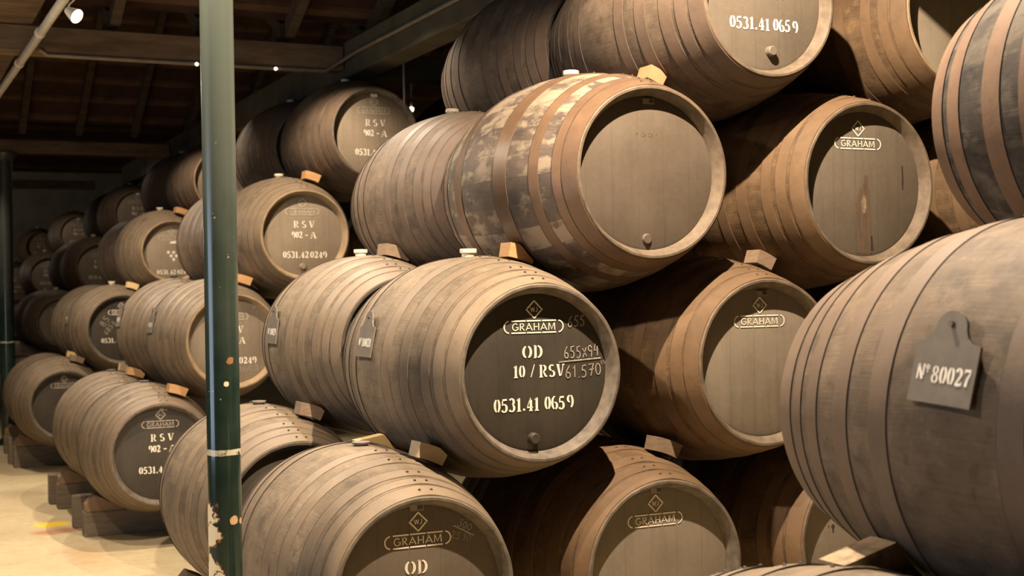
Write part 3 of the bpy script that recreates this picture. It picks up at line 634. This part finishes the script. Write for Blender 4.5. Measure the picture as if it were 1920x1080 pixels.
wedge('s2', 's3', .38, 'orange', 'orange wedge touching the right edge of the green column', 66, 82, .05)
wedge('s1', 's2', .45, 'orange', 'orange wedge on the RSV bottom barrel left of the column', 64, 80, .05)
wedge('s1r', 's2r', .26, 'orange', 'orange wedge on the pale dusty barrel behind the RSV one, at right', 64, 80, .05)
wedge('s1r', 's2r', -.12, 'pale', 'pale wedge on the pale dusty barrel behind the RSV one, at left', 64, 80, .04)
wedge('t2', 't3', .40, 'yellow', 'yellow wedge on the barrel with chalk scribbles', 66, 80, .05)
wedge('t1', 't2', .36, 'brown', 'brown wedge on the barrel beside the far column', 64, 80, .05)
wedge('t1', 't2', .10, 'yellow', 'small yellow wedge on the barrel beside the far column', 66, 80, .04)
wedge('n1', 'n2', -.20, 'mottled', 'mottled wedge corner under the big numbered barrel', 60, 88, .04, .085, 16)
wedge('B2', 'L2b', .36, 'brown', 'dark wedge on the orange brown barrel at the bottom', 62, 76)

# ------------------------------------------------------------------ number tags
def tagplate(key, du, ang, dt, text, label, rot=0.0):
    u, v, z, rb, rh = B[key]; a = R(ang); b_ = R(ang-6.5); r = prof_r(du, rb, rh)+.005
    t = thing('number_tag', label, 'tag', W(u+du, v-r*math.cos(a), z+r*math.sin(a)), 'number tags hung on barrels')
    # local: X = along +u (right as read), Y = up the tag, Z = outward
    X = Vector((0, -1, 0)); Z = Vector((-math.cos(b_), 0, math.sin(b_))); Y = Z.cross(X)
    t.matrix_world = Matrix.Translation(t.location) @ Matrix((X, Y, Z)).transposed().to_4x4() @ Matrix.Rotation(rot, 4, 'Z')
    out = [(-.082, -.088), (.082, -.088), (.082, .028), (.060, .031), (.047, .042)]
    out += [(.040*math.cos(R(q)), .056+.036*math.sin(R(q))) for q in range(0, 181, 15)]
    out += [(-.047, .042), (-.060, .031), (-.082, .028)]
    bm = bmesh.new(); prism(bm, out, 0, .006, lambda p, q: Vector((p[0], p[1], q))); link_mesh('plate', bm, TAG, t, False)
    bm = bmesh.new(); pl = lambda x, y: Vector((x, y, .0068))
    write(bm, 'No', stencil, -.052, -.030, .032, pl, .034); write(bm, text, stencil, .022, -.032, .034, pl, .100)
    bmesh.ops.recalc_face_normals(bm, faces=bm.faces); link_mesh('numerals', bm, NUM, t, False)
    bm = bmesh.new(); bmesh.ops.create_cone(bm, cap_ends=True, segments=14, radius1=.0035, radius2=.006, depth=.024, matrix=Matrix.Translation((0, .066, -.001))); link_mesh('nail', bm, NAIL, t, True, True)
NUM = noisy('white_tag_numerals', (.86, .82, .74), (.75, .70, .62), 40, .6, .3, 0, 0)
tagplate('n2', .012, 19.5, 0, '80027', 'grey tag painted No 80027 nailed to the big barrel at right', R(-3))
tagplate('OD', -.035, 18, 0, '80028', 'grey number tag on the OD barrel in the middle')
tagplate('r2', -.06, 14, 0, '80029', 'narrow looking grey tag on the barrel behind the OD barrel')
tagplate('s2', -.05, 19, 0, '80030', 'small tag on the barrel half hidden by the green column')
tagplate('s2r', -.05, 19, 0, '80031', 'small tag on the barrel left of the half hidden one')
tagplate('t2', -.05, 19, 0, '80032', 'tiny tag on the barrel with chalk scribbles at far left')

# ------------------------------------------------------------------ cradles on the floor
def cradle(key, du, v0, v1, label, chock=True, th=.13):
    u, v, z, rb, rh = B[key]
    top = z-max(prof_r(du, rb, rh), prof_r(du-th/2, rb, rh), prof_r(du+th/2, rb, rh))-.007
    bm = bmesh.new(); box(bm, (v0-v, -th/2, 0), (v1-v, th/2, top)); bevel_all(bm, .006, 1)
    o = link_mesh('cradle_beam', bm, CRADLE, None, False); o.location = W(u+du, v, 0)
    tag(o, label, 'beam', 'cradle beams under the bottom barrels')
    if chock:
        bm = bmesh.new(); r = rb+.007
        pts = [(v0-v+.01, 0), (v0-v+.01, .05), (v0-v+.07, .115)]
        for q in (-.27, -.23, -.19, -.15): pts.append((q, max(.003, z-math.sqrt(r*r-q*q)-top-.002)))
        pts.append((-.13, 0))
        prism(bm, pts, -th/2+.008, th/2-.008, lambda p, a: Vector((p[0], a, p[1]))); bevel_all(bm, .003, 1)
        o = link_mesh('cradle_chock', bm, CRADLEC, None, False); o.location = W(u+du, v, top+.0005)
        tag(o, label.replace('beam under', 'chock wedging'), 'chock', 'chocks on the cradle beams')
cradle('s1', -.14, -.36, .40, 'dark weathered beam under the RSV bottom barrel, nearer end')
cradle('s1', -.53, -.38, .40, 'weathered beam under the RSV bottom barrel, farther end', False, .09)
cradle('s1r', -.18, -.37, .40, 'weathered beam under the pale dusty barrel behind, nearer end')
cradle('s1r', -.46, -.40, .40, 'weathered beam under the pale dusty barrel behind, farther end', False)
cradle('t1', -.20, -.44, .36, 'weathered beam under the bottom barrel by the far column, nearer end')
cradle('t1', -.52, -.46, .36, 'weathered beam under the bottom barrel by the far column, farther end', False)
cradle('t1r', -.2, -.42, .40, 'beam under the shaded barrel behind the far column')
cradle('r1', -.10, -.40, .40, 'beam under the bottom barrel behind the green column')
cradle('B1', -.15, -.40, .42, 'beam under the bottom centre barrel', False)
cradle('B2', -.15, -.42, .42, 'beam under the second bottom barrel', False)
cradle('B3', -.15, -.42, .42, 'beam under the third bottom barrel', False)
cradle('n1', -.05, -.30, .55, 'beam under the nearest bottom barrel at right', False)
for (fu, nm) in FAR: cradle((fu, 0), -.2, -.34, .48, 'beam under the bottom barrel of the %s' % nm, False)

# ------------------------------------------------------------------ columns, pipe, lamps
COL_P = (.76, -.66); COL_R = .0505
CX, CY = COL_P[1], -COL_P[0]
RING_Z = 1.152
COL_BLOBS = [((CX-.050, CY-.002, .965), .075, CREAM), ((CX-.049, CY-.010, .905), .060, CREAM), ((CX-.050, CY-.004, .795), .075, CREAM), ((CX-.036, CY-.036, .755), .05, CREAM), ((CX+.016, CY-.046, .945), .022, (.55, .36, .2)), ((CX+.04, CY-.03, .94), .014, (.5, .34, .2)),
             ((CX+.012, CY-.048, 1.43), .016, (.30, .15, .06)), ((CX+.0, CY-.05, 1.36), .012, CREAM)]
COLM = column_mat()
def column(u, v, r, ztop, label):
    t = thing('iron_column', label, 'column', W(u, v, 0), 'green iron columns')
    bm = bmesh.new(); n = 48
    for (a, b, q) in ((0, ztop-.06, r),):
        rings = lathe(bm, [(a, q), (a+.3, q), (1.0, q), (1.4, q), (2.0, q), (b, q)], n)
    bmesh.ops.rotate(bm, verts=bm.verts, cent=(0, 0, 0), matrix=Matrix.Rotation(R(90), 3, 'X'))
    bmesh.ops.recalc_face_normals(bm, faces=bm.faces); link_mesh('shaft', bm, COLM, t, True)
    for nm_, pr in (('base_flange', [(0, r*1.9), (.018, r*1.9), (.024, r*1.35), (.06, r*1.15), (.07, r)]), ('capital', [(ztop-.09, r), (ztop-.08, r*1.3), (ztop-.03, r*1.7), (ztop, r*1.8)])):
        bm = bmesh.new(); rings = lathe(bm, pr, n); disc_cap(bm, rings[-1]); bmesh.ops.rotate(bm, verts=bm.verts, cent=(0, 0, 0), matrix=Matrix.Rotation(R(90), 3, 'X')); bmesh.ops.recalc_face_normals(bm, faces=bm.faces)
        link_mesh(nm_, bm, COLM, t, True, True)
column(COL_P[0], COL_P[1], COL_R, 3.47, 'green gloss iron column in front with chipped paint')
column(-11.2, -.29, .080, 3.29, 'dark green iron column at the far left edge')
def single(name, bm, mat, label, cat, group=None, smooth=True):
    o = link_mesh(name, bm, mat, None, smooth, True); return tag(o, label, cat, group)
bm = bmesh.new(); tube(bm, [W(-.9, -.650, 3.255), W(-2.76, -.670, 3.255), W(-6.25, -.720, 3.255), W(-6.9, -.729, 3.255)], .027, 20)
t = thing('metal_pipe', 'shiny steel pipe slanting across the upper left corner', 'pipe')
link_mesh('tube', bm, STEEL, t, True, True)
for uu in (-3.75, -4.9):
    bm = bmesh.new(); vv = -.650-(.0131)*(-.9-uu); tube(bm, [W(uu-.02, vv, 3.255), W(uu+.02, vv, 3.255)], .033, 20)
    box(bm, (vv-.008, -uu-.012, 3.284), (vv+.008, -uu+.012, 3.292)); link_mesh('clamp', bm, STEEL, t, True, True)
# spot lamp on the pipe
sp = thing('spot_lamp', 'small lit white spot lamp hanging by the steel pipe', 'lamp', W(-2.72, -.625, 3.175))
bm = bmesh.new(); rr = lathe(bm, [(-.050, .018), (-.03, .025), (.03, .042), (.032, .039)], 24); disc_cap(bm, rr[0], 0, True); link_mesh('reflector', bm, LAMPW, sp, True, True)
bm = bmesh.new(); rr = lathe(bm, [(.024, .038), (.030, .034), (.034, .018)], 24); disc_cap(bm, rr[-1]); bmesh.ops.recalc_face_normals(bm, faces=bm.faces); link_mesh('lamp_glass', bm, GLOW, sp, True, True)
bm = bmesh.new(); tube(bm, [(0, -.05, 0), (-.02, -.07, .03), (-.03, -.06, .062)], .006); link_mesh('bracket', bm, STEEL, sp, True, True)
dirv = (W(-1.6, .3, 2.3)-W(-2.72, -.625, 3.175)).normalized()
sp.rotation_euler = dirv.to_track_quat('Y', 'Z').to_euler()
# far bulb and pendant
bl = thing('lamp_bulb', 'bare lit bulb beside the top RSV barrel', 'lamp', W(-6.41, 2.78, 3.29))
bm = bmesh.new(); bmesh.ops.create_uvsphere(bm, u_segments=16, v_segments=10, radius=.022); link_mesh('bulb', bm, GLOW, bl)
bm = bmesh.new(); tube(bm, [(0, 0, .015), (0, 0, .10)], .012); link_mesh('socket', bm, CONDUIT, bl)
bm = bmesh.new(); tube(bm, [(0, 0, .09), (0, 0, 1.32)], .004); link_mesh('cord', bm, CONDUIT, bl)
pd = thing('hanging_rod', 'thin rod hanging from a small grey box under the roof beam', 'rod', W(-3.9, 1.745, 3.225))
bm = bmesh.new(); tube(bm, [(0, 0, .11), (0, 0, -.30)], .008); link_mesh('rod', bm, CONDUIT, pd)
bm = bmesh.new(); box(bm, (-.035, -.03, .09), (.035, .03, .125)); bevel_all(bm, .004); link_mesh('junction_box', bm, LAMPW, pd, False)

# ------------------------------------------------------------------ roof
def beam(lo, hi, mat, label, name='roof_beam', grp='roof beams'):
    c = [(a+b)/2 for a, b in zip(lo, hi)]
    bm = bmesh.new(); box(bm, [a-q for a, q in zip(lo, c)], [a-q for a, q in zip(hi, c)]); bevel_all(bm, .008, 1)
    o = link_mesh(name, bm, mat, None, False); o.location = c; tag(o, label, 'beam', grp)
VAL = [9.4, 3.0, -4.7, -11.2, -17.2, -28.6]
V0, V1 = -6.0, 9.0
beam((V0, 4.60, 3.29), (1.545, 4.80, 3.47), ROOFW, 'brown timber beam crossing behind the upper green column')
beam((1.755, 4.60, 3.25), (V1, 4.80, 3.43), ROOFG, 'dark cross beam right of the long beam over the top barrels')
beam((V0, 11.10, 3.30), (1.545, 11.30, 3.44), ROOFW, 'dim cross beam above the far green column')
beam((V0, 17.10, 3.37), (1.545, 17.30, 3.50), ROOFW, 'farthest dim cross beam before the grey end wall')
beam((-.98, -1.6, 3.475), (-.64, 11.0, 3.70), ROOFW, 'long brown beam along the aisle above the steel pipe')
beam((1.55, -3.2, 3.235), (1.75, 14.6, 3.50), ROOFG, 'long grey green beam running over the top barrels')
bm = bmesh.new(); tube(bm, [W(2.9, 1.53, 3.37), W(-4.3, 1.53, 3.37), W(-4.56, 1.50, 3.34), W(-4.6, 1.40, 3.275), W(-4.6, .5, 3.275), W(-4.6, -.55, 3.275), W(-4.6, -.60, 3.31)], .014, 10)
single('cable_conduit', bm, CONDUIT, 'thin grey conduit running along the roof beams', 'conduit')
for k, (vv, uu) in enumerate(((.45, -4.588), (1.02, -4.588))):
    bm = bmesh.new(); bmesh.ops.create_uvsphere(bm, u_segments=12, v_segments=8, radius=.011, matrix=Matrix.Translation(W(uu, vv, 3.268)))
    single('indicator_lamp', bm, GLOW, ('tiny lit lamp under the cross beam left of the green column', 'tiny lit lamp under the cross beam right of the green column')[k], 'lamp')
# sloped roof: each bay has two slopes with clay tiles on battens, and rafters of its own
RISE = 1.9
ZR = 3.5
rid = 0
for i in range(len(VAL)-1):
    a, b = VAL[i], VAL[i+1]; m = (a+b)/2 if i < len(VAL)-2 else b
    for side, (p, q) in enumerate(((a, m), (b, m)) if m != b else ((a, m),)):
        L = abs(q-p); bm = bmesh.new()
        def sl(f, v, off): # f 0 at valley, 1 at ridge
            return W(p+(q-p)*f, v, ZR+RISE*f+off)
        def slab(f0, f1, v0, v1, o0, o1, mi):
            vs = [sl(f0, v0, o0), sl(f1, v0, o0), sl(f1, v1, o0), sl(f0, v1, o0), sl(f0, v0, o1), sl(f1, v0, o1), sl(f1, v1, o1), sl(f0, v1, o1)]
            V = [bm.verts.new(x) for x in vs]
            for fc in ((0, 1, 2, 3), (7, 6, 5, 4), (0, 4, 5, 1), (1, 5, 6, 2), (2, 6, 7, 3), (3, 7, 4, 0)):
                bm.faces.new([V[z] for z in fc]).material_index = mi
        nb = 11
        slab(0, 1, V0, V1, .16, .20, 0)
        for k in range(nb):
            f = (k+.5)/nb
            slab(f-.008, f+.008, V0, V1, .10, .135, 1)                  # batten
            slab(f-.02, f+.075, V0, V1, .138+.0, .150, 0)               # course of tiles
        bmesh.ops.recalc_face_normals(bm, faces=bm.faces)
        o = link_mesh('ceiling', bm, [TILE, BATTEN], None, False); o['kind'] = 'structure'
        if -12 < m < 2 or i == 1:
            nr = 14
            for k in range(nr):
                v = -3.2+k*.62
                bm = bmesh.new(); pr = []
                vs = [sl(f, v+s*.035, o_) for f in (.02, 1) for s in (-1, 1) for o_ in (-.03, .10)]
                V = [bm.verts.new(x) for x in vs]
                for fc in ((0, 1, 3, 2), (4, 6, 7, 5), (0, 4, 5, 1), (2, 3, 7, 6), (0, 2, 6, 4), (1, 5, 7, 3)): bm.faces.new([V[z] for z in fc])
                bmesh.ops.recalc_face_normals(bm, faces=bm.faces)
                link_mesh('rafter', bm, ROOFD, o, False)

# ------------------------------------------------------------------ room shell
def shell(name, lo, hi, mat):
    bm = bmesh.new(); box(bm, lo, hi); o = link_mesh(name, bm, mat, None, False); o['kind'] = 'structure'; return o
LOWBOUNCE = noisy('low_bounce_plaster', (.07, .062, .05), (.10, .09, .072), 2.5, .85, .2, 0, .1)  # for the unseen side and near walls, darkened to cut bounced light
PLASTER = noisy('grey_plaster', (.22, .21, .185), (.30, .285, .25), 2.5, .85, .2, 0, .1)
shell('floor', (V0, -9.5, -.1), (V1, 30, 0), floor_mat())
shell('wall_far', (V0, 28.61, 0), (V1, 28.9, 6), PLASTER)
shell('wall_left', (V0-.3, -9.5, 0), (V0, 30, 6), LOWBOUNCE)
shell('wall_right', (V1, -9.5, 0), (V1+.3, 30, 6), LOWBOUNCE)
shell('wall_near', (V0, -9.8, 0), (V1, -9.5, 6), LOWBOUNCE)
